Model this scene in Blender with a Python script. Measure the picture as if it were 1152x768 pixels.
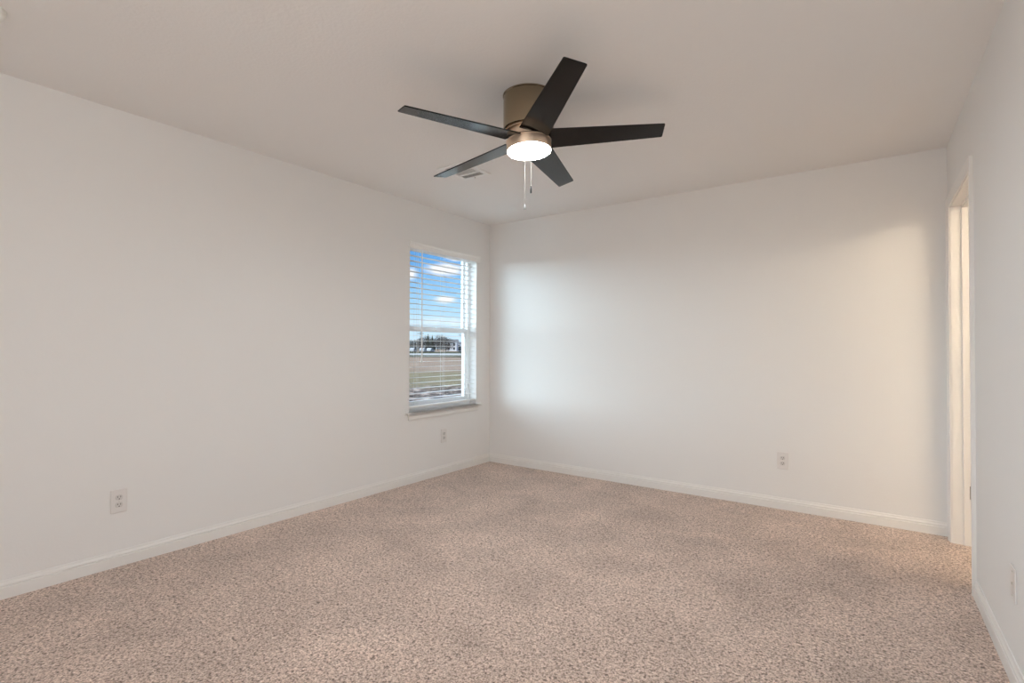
import bpy, bmesh, math, random
from math import sin, cos, pi, radians
from mathutils import Vector, Matrix, noise

# ------------------------------------------------------------------ reset
for o in list(bpy.data.objects):
    bpy.data.objects.remove(o, do_unlink=True)
SC = bpy.context.scene
COL = SC.collection
rnd = random.Random(7)

# ------------------------------------------------------------------ camera
YAW, PITCH, ROLL, EYE = 0.62308, 0.01289, 0.00263, 1.16696
LENS = 585.19 * 36.0 / 1152.0
cam_d = bpy.data.cameras.new('camera')
cam_d.sensor_width = 36.0
cam_d.lens = LENS
cam_d.clip_start = 0.02
cam_d.clip_end = 2000
cam = bpy.data.objects.new('camera', cam_d)
COL.objects.link(cam)
_f = Vector((-sin(YAW), cos(YAW), 0))
_r = Vector((cos(YAW), sin(YAW), 0))
_F = _f * cos(PITCH) + Vector((0, 0, 1)) * sin(PITCH)
_U = -_f * sin(PITCH) + Vector((0, 0, 1)) * cos(PITCH)
_R2 = _r * cos(ROLL) + _U * sin(ROLL)
_U2 = _U * cos(ROLL) - _r * sin(ROLL)
cam.matrix_world = Matrix(((_R2.x, _U2.x, -_F.x, 0), (_R2.y, _U2.y, -_F.y, 0), (_R2.z, _U2.z, -_F.z, EYE), (0, 0, 0, 1)))
SC.camera = cam

# ------------------------------------------------------------------ colour management
SC.view_settings.view_transform = 'Standard'
SC.view_settings.look = 'None'
SC.view_settings.gamma = 1.0
SC.view_settings.use_curve_mapping = False
SC.view_settings.exposure = 0.0
SC.cycles.use_denoising = True
SC.cycles.max_bounces = 14
SC.cycles.diffuse_bounces = 9
SC.cycles.glossy_bounces = 4
SC.cycles.transparent_max_bounces = 16
SC.cycles.caustics_reflective = False
SC.cycles.caustics_refractive = False
SC.cycles.sample_clamp_indirect = 40.0

# ------------------------------------------------------------------ light settings
SKY_BASE = 1.2
SIDE_GLOW = 21.0                    # added bright sky lobe, out of view, lights the room through the side window
SIDE_GLOW_DIR = (-0.77, -0.62, 0.10)
SIDE_GLOW_POW = 7.0
SIDE_GLOW_COL = (0.76, 0.97, 1.08)
SUN = 3.0
SUN_DIR = (0.10, -0.45, 0.88)
REAR_FILL = 26.0                  # added fill lamp, set in an added window behind the camera
REAR_COL = (1.08, 1.0, 0.92)
FAN_LIGHT = 142.0
FAN_COL = (0.94, 1.0, 1.02)
HALL_LIGHT = 40.0
HALL_COL = (0.96, 0.80, 0.60)
RWX0, RWX1, RZ0, RZ1 = -1.25, 0.05, 0.55, 2.05    # opening of the added rear window


def srgb(r, g, b):
    def c(v):
        v /= 255.0
        return v / 12.92 if v <= 0.04045 else ((v + 0.055) / 1.055) ** 2.4
    return (c(r), c(g), c(b), 1.0)


# ------------------------------------------------------------------ world
W = bpy.data.worlds.new('sky')
SC.world = W
W.use_nodes = True
nt = W.node_tree
nt.nodes.clear()


def N(tree, typ, **kw):
    n = tree.nodes.new(typ)
    for k, v in kw.items():
        setattr(n, k, v)
    return n


def math_node(tree, op, a, b=None, clamp=False):
    n = N(tree, 'ShaderNodeMath', operation=op)
    n.use_clamp = clamp
    for i, v in enumerate((a, b)):
        if v is None:
            continue
        if isinstance(v, (int, float)):
            n.inputs[i].default_value = v
        else:
            tree.links.new(v, n.inputs[i])
    return n.outputs[0]


out = N(nt, 'ShaderNodeOutputWorld')
bg = N(nt, 'ShaderNodeBackground')
nt.links.new(bg.outputs[0], out.inputs[0])
tc = N(nt, 'ShaderNodeTexCoord')
sep = N(nt, 'ShaderNodeSeparateXYZ')
nt.links.new(tc.outputs['Generated'], sep.inputs[0])
ramp = N(nt, 'ShaderNodeValToRGB')
cr = ramp.color_ramp
cr.elements[0].position = 0.0
cr.elements[0].color = srgb(205, 228, 243)
cr.elements[1].position = 1.0
cr.elements[1].color = srgb(40, 95, 175)
for p, c in ((0.05, (186, 222, 245)), (0.10, (150, 200, 238)), (0.16, (104, 167, 226)), (0.22, (74, 140, 210))):
    e = cr.elements.new(p)
    e.color = srgb(*c)
nt.links.new(sep.outputs[2], ramp.inputs[0])

# clouds: soft banks at fixed places in the sky, broken up by noise
mp = N(nt, 'ShaderNodeMapping')
mp.inputs['Scale'].default_value = (1.0, 1.0, 2.4)
nt.links.new(tc.outputs['Generated'], mp.inputs[0])
nz = N(nt, 'ShaderNodeTexNoise')
nz.inputs['Scale'].default_value = 16.0
nz.inputs['Detail'].default_value = 6.0
nz.inputs['Roughness'].default_value = 0.6
nt.links.new(mp.outputs[0], nz.inputs['Vector'])
# azimuth measured from +y towards -x
az = math_node(nt, 'ARCTAN2', math_node(nt, 'MULTIPLY', sep.outputs[0], -1.0), sep.outputs[1])
el = math_node(nt, 'ARCSINE', sep.outputs[2])
CLOUDS = [  # azimuth, elevation, half width, half height (radians), amount
    (0.750, 0.1500, 0.030, 0.0095, 1.7), (0.731, 0.1690, 0.017, 0.0045, 1.2),
    (0.818, 0.1380, 0.012, 0.0100, 1.4), (0.752, 0.0925, 0.018, 0.0065, 1.4),
    (1.3, 0.25, 0.22, 0.05, 1.2), (1.9, 0.2, 0.3, 0.05, 1.2), (0.2, 0.22, 0.25, 0.05, 1.0), (-0.5, 0.3, 0.3, 0.07, 1.2),
    (0.72, 0.42, 0.2, 0.06, 1.0), (0.6, 0.05, 0.3, 0.012, 0.5),
]
acc = None
for a0, e0, wa, he, amt in CLOUDS:
    da = math_node(nt, 'DIVIDE', math_node(nt, 'SUBTRACT', az, a0), wa)
    de = math_node(nt, 'DIVIDE', math_node(nt, 'SUBTRACT', el, e0), he)
    d2 = math_node(nt, 'ADD', math_node(nt, 'MULTIPLY', da, da), math_node(nt, 'MULTIPLY', de, de))
    g = math_node(nt, 'MULTIPLY', math_node(nt, 'EXPONENT', math_node(nt, 'MULTIPLY', d2, -0.9)), amt)
    acc = g if acc is None else math_node(nt, 'MAXIMUM', acc, g)
cl = math_node(nt, 'MULTIPLY', acc, math_node(nt, 'ADD', math_node(nt, 'MULTIPLY', nz.outputs[0], 1.9), -0.2))
cl = math_node(nt, 'SUBTRACT', cl, 0.12)
cl = math_node(nt, 'MULTIPLY', cl, 1.7, clamp=True)
mixc = N(nt, 'ShaderNodeMix', data_type='RGBA')
nt.links.new(cl, mixc.inputs[0])
nt.links.new(ramp.outputs[0], mixc.inputs[6])
mixc.inputs[7].default_value = srgb(246, 246, 248)
# extra glow lobe added to the sky to light the room
def glow_lobe(base, direc, power, amount, colour):
    vm = N(nt, 'ShaderNodeVectorMath', operation='DOT_PRODUCT')
    nt.links.new(tc.outputs['Generated'], vm.inputs[0])
    vm.inputs[1].default_value = Vector(direc).normalized()
    glow = math_node(nt, 'MULTIPLY', math_node(nt, 'POWER', math_node(nt, 'MAXIMUM', vm.outputs['Value'], 0.0), power), amount)
    sc_ = N(nt, 'ShaderNodeVectorMath', operation='SCALE')
    sc_.inputs[0].default_value = colour
    nt.links.new(glow, sc_.inputs['Scale'])
    ad = N(nt, 'ShaderNodeVectorMath', operation='ADD')
    nt.links.new(base, ad.inputs[0])
    nt.links.new(sc_.outputs[0], ad.inputs[1])
    return ad.outputs[0]


basesc = N(nt, 'ShaderNodeVectorMath', operation='SCALE')
nt.links.new(mixc.outputs[2], basesc.inputs[0])
basesc.inputs['Scale'].default_value = SKY_BASE
sky_ = glow_lobe(basesc.outputs[0], SIDE_GLOW_DIR, SIDE_GLOW_POW, SIDE_GLOW, SIDE_GLOW_COL)
nt.links.new(sky_, bg.inputs[0])
bg.inputs[1].default_value = 1.0
W.cycles.sampling_method = 'MANUAL'
W.cycles.sample_map_resolution = 1024


sun_d = bpy.data.lights.new('sun', 'SUN')
sun_d.energy = SUN
sun_d.angle = 0.02
sun_d.color = (1.0, 0.96, 0.90)
sun = bpy.data.objects.new('sun', sun_d)
COL.objects.link(sun)
sun.rotation_euler = Vector(SUN_DIR).to_track_quat('Z', 'Y').to_euler()


def area(name, loc, rot, sx, sy, power, colour=(1, 1, 1)):
    L = bpy.data.lights.new(name, 'AREA')
    L.shape = 'RECTANGLE'
    L.size, L.size_y = sx, sy
    L.energy = power
    L.color = colour
    o = bpy.data.objects.new(name, L)
    COL.objects.link(o)
    o.location = loc
    o.rotation_euler = rot
    return o


area('rear_fill_light', ((RWX0 + RWX1) / 2, -1.33, (RZ0 + RZ1) / 2), (pi / 2, 0, 0), RWX1 - RWX0 - 0.1, RZ1 - RZ0 - 0.1, REAR_FILL, REAR_COL)

# ------------------------------------------------------------------ materials
def mat(name, col, rough=0.5, metal=0.0, spec=0.5, **kw):
    m = bpy.data.materials.new(name)
    m.use_nodes = True
    b = m.node_tree.nodes['Principled BSDF']
    b.inputs['Base Color'].default_value = col if len(col) == 4 else (*col, 1)
    b.inputs['Roughness'].default_value = rough
    b.inputs['Metallic'].default_value = metal
    b.inputs['Specular IOR Level'].default_value = spec
    for k, v in kw.items():
        b.inputs[k].default_value = v
    return m


def pbsdf(m):
    return m.node_tree.nodes['Principled BSDF']


def add_bump(m, scale, strength, dist=0.001, detail=3.0, rough=0.5, vec_scale=None):
    t = m.node_tree
    co = N(t, 'ShaderNodeTexCoord')
    n = N(t, 'ShaderNodeTexNoise')
    n.inputs['Scale'].default_value = scale
    n.inputs['Detail'].default_value = detail
    n.inputs['Roughness'].default_value = rough
    if vec_scale:
        mpp = N(t, 'ShaderNodeMapping')
        mpp.inputs['Scale'].default_value = vec_scale
        t.links.new(co.outputs['Object'], mpp.inputs[0])
        t.links.new(mpp.outputs[0], n.inputs['Vector'])
    else:
        t.links.new(co.outputs['Object'], n.inputs['Vector'])
    bp = N(t, 'ShaderNodeBump')
    bp.inputs['Strength'].default_value = strength
    bp.inputs['Distance'].default_value = dist
    t.links.new(n.outputs[0], bp.inputs['Height'])
    t.links.new(bp.outputs[0], pbsdf(m).inputs['Normal'])
    return n


def vary(m, cols, scale, detail=4.0, rough=0.55, stretch=None, lo=0.3, hi=0.7):
    """procedural colour variation between the given colours"""
    t = m.node_tree
    co = N(t, 'ShaderNodeTexCoord')
    n = N(t, 'ShaderNodeTexNoise')
    n.inputs['Scale'].default_value = scale
    n.inputs['Detail'].default_value = detail
    n.inputs['Roughness'].default_value = rough
    src = co.outputs['Object']
    if stretch:
        mpp = N(t, 'ShaderNodeMapping')
        mpp.inputs['Scale'].default_value = stretch
        t.links.new(src, mpp.inputs[0])
        src = mpp.outputs[0]
    t.links.new(src, n.inputs['Vector'])
    r = N(t, 'ShaderNodeValToRGB')
    r.color_ramp.elements[0].position = lo
    r.color_ramp.elements[1].position = hi
    r.color_ramp.elements[0].color = cols[0]
    r.color_ramp.elements[1].color = cols[-1]
    for i, c in enumerate(cols[1:-1]):
        e = r.color_ramp.elements.new(lo + (hi - lo) * (i + 1) / (len(cols) - 1))
        e.color = c
    t.links.new(n.outputs[0], r.inputs[0])
    t.links.new(r.outputs[0], pbsdf(m).inputs['Base Color'])
    return r


M = {}
M['wall'] = mat('painted_drywall', (0.80, 0.797, 0.788), 0.85, spec=0.2)
add_bump(M['wall'], 95, 0.22, 0.002, 2.5)
M['ceiling'] = mat('ceiling_paint', (0.82, 0.812, 0.80), 0.9, spec=0.15)
add_bump(M['ceiling'], 70, 0.35, 0.003, 3)
M['hall_wall'] = mat('hall_paint', (0.76, 0.74, 0.71), 0.85, spec=0.2)
M['trim'] = mat('trim_semigloss', (0.80, 0.79, 0.77), 0.38, spec=0.45)
add_bump(M['trim'], 30, 0.05, 0.001, 2)
M['vinyl'] = mat('white_vinyl', (0.86, 0.87, 0.87), 0.35)
add_bump(M['vinyl'], 40, 0.03, 0.001, 2)
M['slat'] = mat('blind_slat_white', (0.86, 0.86, 0.85), 0.4)
add_bump(M['slat'], 60, 0.05, 0.001, 3, vec_scale=(1, 0.1, 1))
M['cord'] = mat('blind_cord', (0.8, 0.8, 0.78), 0.8)
add_bump(M['cord'], 900, 0.3, 0.0005, 2)
M['plastic'] = mat('ivory_plastic', (0.74, 0.72, 0.705), 0.3)
add_bump(M['plastic'], 200, 0.02, 0.0005, 2)
M['receptacle'] = mat('receptacle_plastic', (0.62, 0.605, 0.59), 0.35)
add_bump(M['receptacle'], 200, 0.02, 0.0005, 2)
M['slot'] = mat('slot_dark', (0.012, 0.011, 0.010), 0.8, spec=0.1)
add_bump(M['slot'], 100, 0.05, 0.0005, 2)
M['screw'] = mat('screw_metal', (0.62, 0.61, 0.58), 0.35, 0.9)
add_bump(M['screw'], 300, 0.1, 0.0004, 2)
M['vent'] = mat('vent_white_metal', (0.82, 0.82, 0.81), 0.4)
add_bump(M['vent'], 60, 0.03, 0.001, 2)
M['duct'] = mat('duct_interior', (0.33, 0.32, 0.31), 0.8)
add_bump(M['duct'], 20, 0.1, 0.002, 2)
M['detector'] = mat('detector_plastic', (0.82, 0.83, 0.79), 0.4)
add_bump(M['detector'], 60, 0.03, 0.001, 2)
M['hinge'] = mat('satin_hinge', (0.34, 0.30, 0.25), 0.35, 0.9)
add_bump(M['hinge'], 300, 0.1, 0.0004, 2)

# brushed nickel
M['nickel'] = mat('brushed_nickel', (0.33, 0.265, 0.185), 0.22, 1.0)
pbsdf(M['nickel']).inputs['Anisotropic'].default_value = 0.5
add_bump(M['nickel'], 60, 0.10, 0.001, 5, vec_scale=(1, 1, 14))
M['nickel_lit'] = mat('lamp_lit_nickel', (0.92, 0.74, 0.58), 0.38, 1.0)  # same nickel as the canopy, lamp glow painted in as a brighter colour
add_bump(M['nickel_lit'], 60, 0.06, 0.001, 5, vec_scale=(1, 1, 14))
M['nickel_dark'] = mat('seam_dark_metal', (0.10, 0.075, 0.05), 0.4, 0.8)
add_bump(M['nickel_dark'], 80, 0.1, 0.001, 3)
# fan blades: espresso veneer, satin lacquer
M['blade'] = mat('dark_blade_laminate', (0.003, 0.003, 0.003), 0.17, spec=0.4)
vary(M['blade'], [(0.002, 0.002, 0.002, 1), (0.0045, 0.0042, 0.004, 1)], 18, stretch=(1, 9, 1))
M['blade_edge'] = mat('black_blade_edge', (0.006, 0.006, 0.006), 0.6, spec=0.3)
add_bump(M['blade_edge'], 80, 0.1, 0.001, 3)
M['knob_dark'] = mat('dark_pull_knob', (0.004, 0.004, 0.004), 0.8, 0.0, spec=0.1)
add_bump(M['knob_dark'], 200, 0.1, 0.0005, 2)
M['knob_light'] = mat('nickel_pull_knob', (0.09, 0.088, 0.085), 0.7, 0.0, spec=0.2)
add_bump(M['knob_light'], 200, 0.1, 0.0005, 2)
M['chain'] = mat('beaded_chain', (0.17, 0.16, 0.145), 0.6, 0.2)
add_bump(M['chain'], 900, 0.3, 0.0005, 2)


def emit_mat(name, col, strength):
    m = mat(name, (0.9, 0.88, 0.84), 0.4)
    b = pbsdf(m)
    b.inputs['Emission Color'].default_value = (*col, 1)
    b.inputs['Emission Strength'].default_value = strength
    add_bump(m, 60, 0.02, 0.001, 2)
    return m


M['diffuser'] = emit_mat('fan_light_diffuser', FAN_COL, FAN_LIGHT)
M['hall_lamp'] = emit_mat('hall_lamp_glass', HALL_COL, HALL_LIGHT)

# window glass, thin
def glass(name, tint):
    g = bpy.data.materials.new(name)
    g.use_nodes = True
    t = g.node_tree
    t.nodes.clear()
    o_ = N(t, 'ShaderNodeOutputMaterial')
    mx = N(t, 'ShaderNodeMixShader')
    tr = N(t, 'ShaderNodeBsdfTransparent')
    tr.inputs[0].default_value = (*tint, 1)
    gl = N(t, 'ShaderNodeBsdfGlossy')
    gl.inputs['Roughness'].default_value = 0.02
    lw = N(t, 'ShaderNodeLayerWeight')
    t.links.new(math_node(t, 'ADD', math_node(t, 'MULTIPLY', math_node(t, 'POWER', lw.outputs['Facing'], 5.0), 0.5), 0.02), mx.inputs[0])
    t.links.new(tr.outputs[0], mx.inputs[1])
    t.links.new(gl.outputs[0], mx.inputs[2])
    t.links.new(mx.outputs[0], o_.inputs[0])
    return g


M['glass'] = glass('window_glass', (0.985, 0.99, 0.99))

# carpet: cut pile, taupe/rose yarn, shade of the gaps between tufts painted dark
m = mat('cut_pile_carpet', (0.4, 0.33, 0.28), 0.95, spec=0.08)
t = m.node_tree
b = pbsdf(m)
b.inputs['Sheen Weight'].default_value = 0.25
b.inputs['Sheen Roughness'].default_value = 0.6
co = N(t, 'ShaderNodeTexCoord')
n1 = N(t, 'ShaderNodeTexNoise')          # tufts
n1.inputs['Scale'].default_value = 80
n1.inputs['Detail'].default_value = 4.0
n1.inputs['Roughness'].default_value = 0.62
n1.inputs['Distortion'].default_value = 0.6
n2 = N(t, 'ShaderNodeTexVoronoi')
n2.inputs['Scale'].default_value = 150
n2.inputs['Randomness'].default_value = 1.0
n3 = N(t, 'ShaderNodeTexNoise')          # pile lean / tread marks
n3.inputs['Scale'].default_value = 2.6
n3.inputs['Detail'].default_value = 4.0
n3.inputs['Roughness'].default_value = 0.55
n3.inputs['Distortion'].default_value = 0.4
for n in (n1, n2, n3):
    t.links.new(co.outputs['Object'], n.inputs['Vector'])
h = math_node(t, 'ADD', math_node(t, 'MULTIPLY', n1.outputs[0], 1.0), math_node(t, 'MULTIPLY', n2.outputs['Distance'], -0.42))
CARPET_RAMP = N(t, 'ShaderNodeValToRGB')
r = CARPET_RAMP.color_ramp
r.elements[0].position = 0.06
r.elements[0].color = (0.175, 0.122, 0.093, 1)
r.elements[1].position = 0.56
r.elements[1].color = (0.99, 0.85, 0.755, 1)
e = r.elements.new(0.20)
e.color = (0.475, 0.352, 0.288, 1)
e = r.elements.new(0.36)
e.color = (0.73, 0.565, 0.48, 1)
t.links.new(h, CARPET_RAMP.inputs[0])
r3 = N(t, 'ShaderNodeMapRange')
r3.inputs['From Min'].default_value = 0.32
r3.inputs['From Max'].default_value = 0.68
r3.inputs['To Min'].default_value = 0.84
r3.inputs['To Max'].default_value = 1.13
t.links.new(n3.outputs[0], r3.inputs[0])
mm = N(t, 'ShaderNodeVectorMath', operation='SCALE')
t.links.new(CARPET_RAMP.outputs[0], mm.inputs[0])
t.links.new(r3.outputs[0], mm.inputs['Scale'])
t.links.new(mm.outputs[0], b.inputs['Base Color'])
bp = N(t, 'ShaderNodeBump')
bp.inputs['Strength'].default_value = 0.7
bp.inputs['Distance'].default_value = 0.012
t.links.new(h, bp.inputs['Height'])
t.links.new(bp.outputs[0], b.inputs['Normal'])
M['carpet'] = m


# ------------------------------------------------------------------ mesh helpers
def obj(name, bm, m, parent=None, smooth=False, bevel=0.0, seg=2):
    me = bpy.data.meshes.new(name)
    bmesh.ops.recalc_face_normals(bm, faces=bm.faces[:])
    bm.to_mesh(me)
    bm.free()
    for k in (m if isinstance(m, (list, tuple)) else [m]):
        me.materials.append(k)
    o = bpy.data.objects.new(name, me)
    COL.objects.link(o)
    if parent:
        o.parent = parent
    if smooth:
        for p in me.polygons:
            p.use_smooth = True
        try:
            me.set_sharp_from_angle(angle=radians(35))
        except Exception:
            pass
    if bevel:
        md = o.modifiers.new('bevel', 'BEVEL')
        md.width = bevel
        md.segments = seg
        md.limit_method = 'ANGLE'
    return o


def tag(o, label=None, cat=None, group=None, kind=None):
    for k, v in (('label', label), ('category', cat), ('group', group), ('kind', kind)):
        if v:
            o[k] = v
    return o


def empty(name, loc=(0, 0, 0), rot=None):
    o = bpy.data.objects.new(name, None)
    o.empty_display_size = 0.1
    COL.objects.link(o)
    o.location = loc
    if rot:
        o.rotation_euler = rot
    return o


def box(bm, x0, x1, y0, y1, z0, z1, mi=0, mtx=None):
    vs = [bm.verts.new(Vector(p) if mtx is None else mtx @ Vector(p)) for p in
          ((x0, y0, z0), (x1, y0, z0), (x1, y1, z0), (x0, y1, z0), (x0, y0, z1), (x1, y0, z1), (x1, y1, z1), (x0, y1, z1))]
    for idx in ((0, 3, 2, 1), (4, 5, 6, 7), (0, 1, 5, 4), (1, 2, 6, 5), (2, 3, 7, 6), (3, 0, 4, 7)):
        f = bm.faces.new([vs[i] for i in idx])
        f.material_index = mi
    return vs


def bxo(name, x0, x1, y0, y1, z0, z1, m, parent=None, bevel=0.0):
    bm = bmesh.new()
    box(bm, x0, x1, y0, y1, z0, z1)
    return obj(name, bm, m, parent, bevel=bevel)


def lathe(bm, prof, n=64, mi=0, close=False):
    """prof: list of (r, z); revolves about z"""
    rings = []
    for r_, z_ in prof:
        if r_ < 1e-6:
            rings.append([bm.verts.new((0, 0, z_))])
        else:
            rings.append([bm.verts.new((r_ * cos(2 * pi * i / n), r_ * sin(2 * pi * i / n), z_)) for i in range(n)])
    for a, b_ in zip(rings, rings[1:]):
        for i in range(n):
            j = (i + 1) % n
            if len(a) == 1 and len(b_) == 1:
                continue
            if len(a) == 1:
                f = bm.faces.new((a[0], b_[j], b_[i]))
            elif len(b_) == 1:
                f = bm.faces.new((a[i], a[j], b_[0]))
            else:
                f = bm.faces.new((a[i], a[j], b_[j], b_[i]))
            f.material_index = mi


def tube(bm, pts, r_, n=8):
    prev = None
    for k, p in enumerate(pts):
        p = Vector(p)
        d = (Vector(pts[min(k + 1, len(pts) - 1)]) - Vector(pts[max(k - 1, 0)])).normalized()
        up = Vector((0, 0, 1)) if abs(d.z) < 0.9 else Vector((1, 0, 0))
        u = d.cross(up).normalized()
        v = d.cross(u)
        rr = r_[k] if isinstance(r_, (list, tuple)) else r_
        ring = [bm.verts.new(p + (u * cos(2 * pi * i / n) + v * sin(2 * pi * i / n)) * rr) for i in range(n)]
        if prev:
            for i in range(n):
                bm.faces.new((prev[i], prev[(i + 1) % n], ring[(i + 1) % n], ring[i]))
        else:
            bm.faces.new(ring[::-1])
        prev = ring
    bm.faces.new(prev)


def prism(bm, prof, p0, p1, axis_out, up=Vector((0, 0, 1)), mi=0):
    """extrude a 2-D profile [(out, up)] from p0 to p1"""
    p0, p1, ao = Vector(p0), Vector(p1), Vector(axis_out)
    A = [bm.verts.new(p0 + ao * a + up * b_) for a, b_ in prof]
    B = [bm.verts.new(p1 + ao * a + up * b_) for a, b_ in prof]
    n = len(prof)
    for i in range(n):
        j = (i + 1) % n
        f = bm.faces.new((A[i], A[j], B[j], B[i]))
        f.material_index = mi
    bm.faces.new(A[::-1])
    bm.faces.new(B)


# ------------------------------------------------------------------ room dimensions (metres)
H = 2.44
XL = -3.334            # left wall face
YB = 4.2447            # back wall face
YR = -1.30             # rear wall face
CX, CY_ = 0.3185, YB   # corner of back and right wall
SK = 0.02551           # the right wall is very slightly out of square
UA = Vector((SK, -1, 0)).normalized()      # along the right wall, from the back corner toward the viewer
UB = Vector((1, SK, 0)).normalized()       # out through the right wall
RW = Matrix(((UA.x, UB.x, 0, CX), (UA.y, UB.y, 0, CY_), (0, 0, 1, 0), (0, 0, 0, 1)))
T = 0.15
WT = 0.13              # right wall thickness
XH, YH0, YH1 = 1.62, 0.6, 5.0   # adjoining hall

# floor (carpet runs on through the doorway)
bm = bmesh.new()
v = [bm.verts.new(p) for p in ((XL, YR, 0), (XH, YR, 0), (XH, YH1, 0), (XL, YH1, 0))]
bm.faces.new(v)
ext = bmesh.ops.extrude_face_region(bm, geom=bm.faces[:])
bmesh.ops.translate(bm, vec=(0, 0, -0.12), verts=[x for x in ext['geom'] if isinstance(x, bmesh.types.BMVert)])
tag(obj('floor', bm, M['carpet']), kind='structure')

# ceiling
tag(bxo('ceiling', XL - T, XH + 0.1, YR - T, YH1 + 0.1, H, H + 0.12, M['ceiling']), kind='structure')

# left wall with the window opening
WY0, WY1, WZ0, WZ1 = 3.126, 4.026, 0.600, 2.084
RD = 0.17              # depth of the exterior wall
bm = bmesh.new()
box(bm, XL - RD, XL, YR - T, WY0, -0.12, H)
box(bm, XL - RD, XL, WY1, YB + T, -0.12, H)
box(bm, XL - RD, XL, WY0, WY1, -0.12, WZ0)
box(bm, XL - RD, XL, WY0, WY1, WZ1, H)
tag(obj('wall_left', bm, M['wall']), kind='structure')

# back wall
tag(bxo('wall_back', XL, CX + 0.0, YB, YB + T, 0, H, M['wall']), kind='structure')

# right wall with the doorway
DA0, DA1, DH = 0.118, 0.917, 2.045      # rough opening
wl = (YB - YR) / abs(UA.y)
bm = bmesh.new()
box(bm, 0, DA0, 0, WT, 0, H, mtx=RW)
box(bm, DA1, wl, 0, WT, 0, H, mtx=RW)
box(bm, DA0, DA1, 0, WT, DH, H, mtx=RW)
tag(obj('wall_right', bm, M['wall']), kind='structure')

# rear wall (behind the camera)
bm = bmesh.new()
box(bm, XL, RWX0, YR - T, YR, 0, H)
box(bm, RWX1, 0.47, YR - T, YR, 0, H)
box(bm, RWX0, RWX1, YR - T, YR, 0, RZ0)
box(bm, RWX0, RWX1, YR - T, YR, RZ1, H)
tag(obj('wall_rear', bm, M['wall']), kind='structure')
w = empty('added_rear_window', ((RWX0 + RWX1) / 2, YR, RZ0))  # unseen window, added to hold the fill lamp
tag(w, kind='structure')
bm = bmesh.new()
hw = (RWX1 - RWX0) / 2
for x0, x1, z0, z1 in ((-hw, -hw + .045, 0, RZ1 - RZ0), (hw - .045, hw, 0, RZ1 - RZ0), (-hw + .045, hw - .045, 0, .05),
                       (-hw + .045, hw - .045, RZ1 - RZ0 - .045, RZ1 - RZ0), (-hw + .045, hw - .045, 0.73, 0.77)):
    box(bm, x0, x1, -0.145, -0.085, z0, z1)
obj('window_frame', bm, M['vinyl'], w)
bm = bmesh.new()
box(bm, -hw + .04, hw - .04, -0.116, -0.113, 0.04, RZ1 - RZ0 - 0.04)
obj('pane', bm, M['glass'], w)

# hall walls
bm = bmesh.new()
box(bm, CX, XH, YH1, YH1 + 0.1, 0, H)
tag(obj('wall_hall_back', bm, M['hall_wall']), kind='structure')
bm = bmesh.new()
box(bm, XH, XH + 0.1, YH0, YH1 + 0.1, 0, H)
tag(obj('wall_hall_right', bm, M['hall_wall']), kind='structure')
bm = bmesh.new()
box(bm, 0.54, XH, YH0 - 0.1, YH0, 0, H)
tag(obj('wall_hall_front', bm, M['hall_wall']), kind='structure')
# wall beside the corner on the hall side
bm = bmesh.new()
box(bm, CX + 0.0, CX + WT, YB, YH1, 0, H)
tag(obj('wall_hall_left', bm, M['hall_wall']), kind='structure')

# baseboards: colonial profile
BBP = [(0, 0), (0.0145, 0), (0.0145, 0.050), (0.0135, 0.053), (0.0080, 0.0545), (0.0080, 0.057), (0.0125, 0.0595), (0.0112, 0.066),
       (0.0070, 0.072), (0.0058, 0.077), (0.0048, 0.083), (0, 0.083)]
bm = bmesh.new()
prism(bm, BBP, (XL, YR, 0), (XL, YB, 0), (1, 0, 0))
tag(obj('baseboard_left', bm, M['trim']), kind='structure')
bm = bmesh.new()
prism(bm, BBP, (XL, YB, 0), (CX, YB, 0), (0, -1, 0))
tag(obj('baseboard_back', bm, M['trim']), kind='structure')
bm = bmesh.new()
p0 = RW @ Vector((0.972, 0, 0))
p1 = RW @ Vector((wl, 0, 0))
prism(bm, BBP, p0, p1, -UB)
tag(obj('baseboard_right', bm, M['trim']), kind='structure')
bm = bmesh.new()
prism(bm, BBP, (XL, YR, 0), (0.44, YR, 0), (0, 1, 0))
tag(obj('baseboard_rear', bm, M['trim']), kind='structure')

# ------------------------------------------------------------------ doorway (door_1): jamb, stops, casing, hinge
door = empty('door_1', RW @ Vector((0.5, 0, 0)))
tag(door, 'open cased doorway in the right wall beside the back corner', 'doorway', kind='structure')
door.rotation_euler = (0, 0, 0)
DM = Matrix.Translation(-door.location) @ RW
J0, J1, JH = 0.137, 0.899, 2.030        # clear opening
bm = bmesh.new()
box(bm, DA0, J0, -0.001, WT + 0.001, 0, DH, mtx=DM)
box(bm, J1, DA1, -0.001, WT + 0.001, 0, DH, mtx=DM)
box(bm, DA0, DA1, -0.001, WT + 0.001, JH, DH, mtx=DM)
obj('jamb', bm, M['trim'], door)
bm = bmesh.new()
box(bm, J0, J0 + 0.011, 0.050, 0.085, 0, JH, mtx=DM)
box(bm, J1 - 0.011, J1, 0.050, 0.085, 0, JH, mtx=DM)
box(bm, J0 + 0.011, J1 - 0.011, 0.050, 0.085, JH - 0.011, JH, mtx=DM)
obj('door_stop', bm, M['trim'], door, bevel=0.0015)


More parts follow.
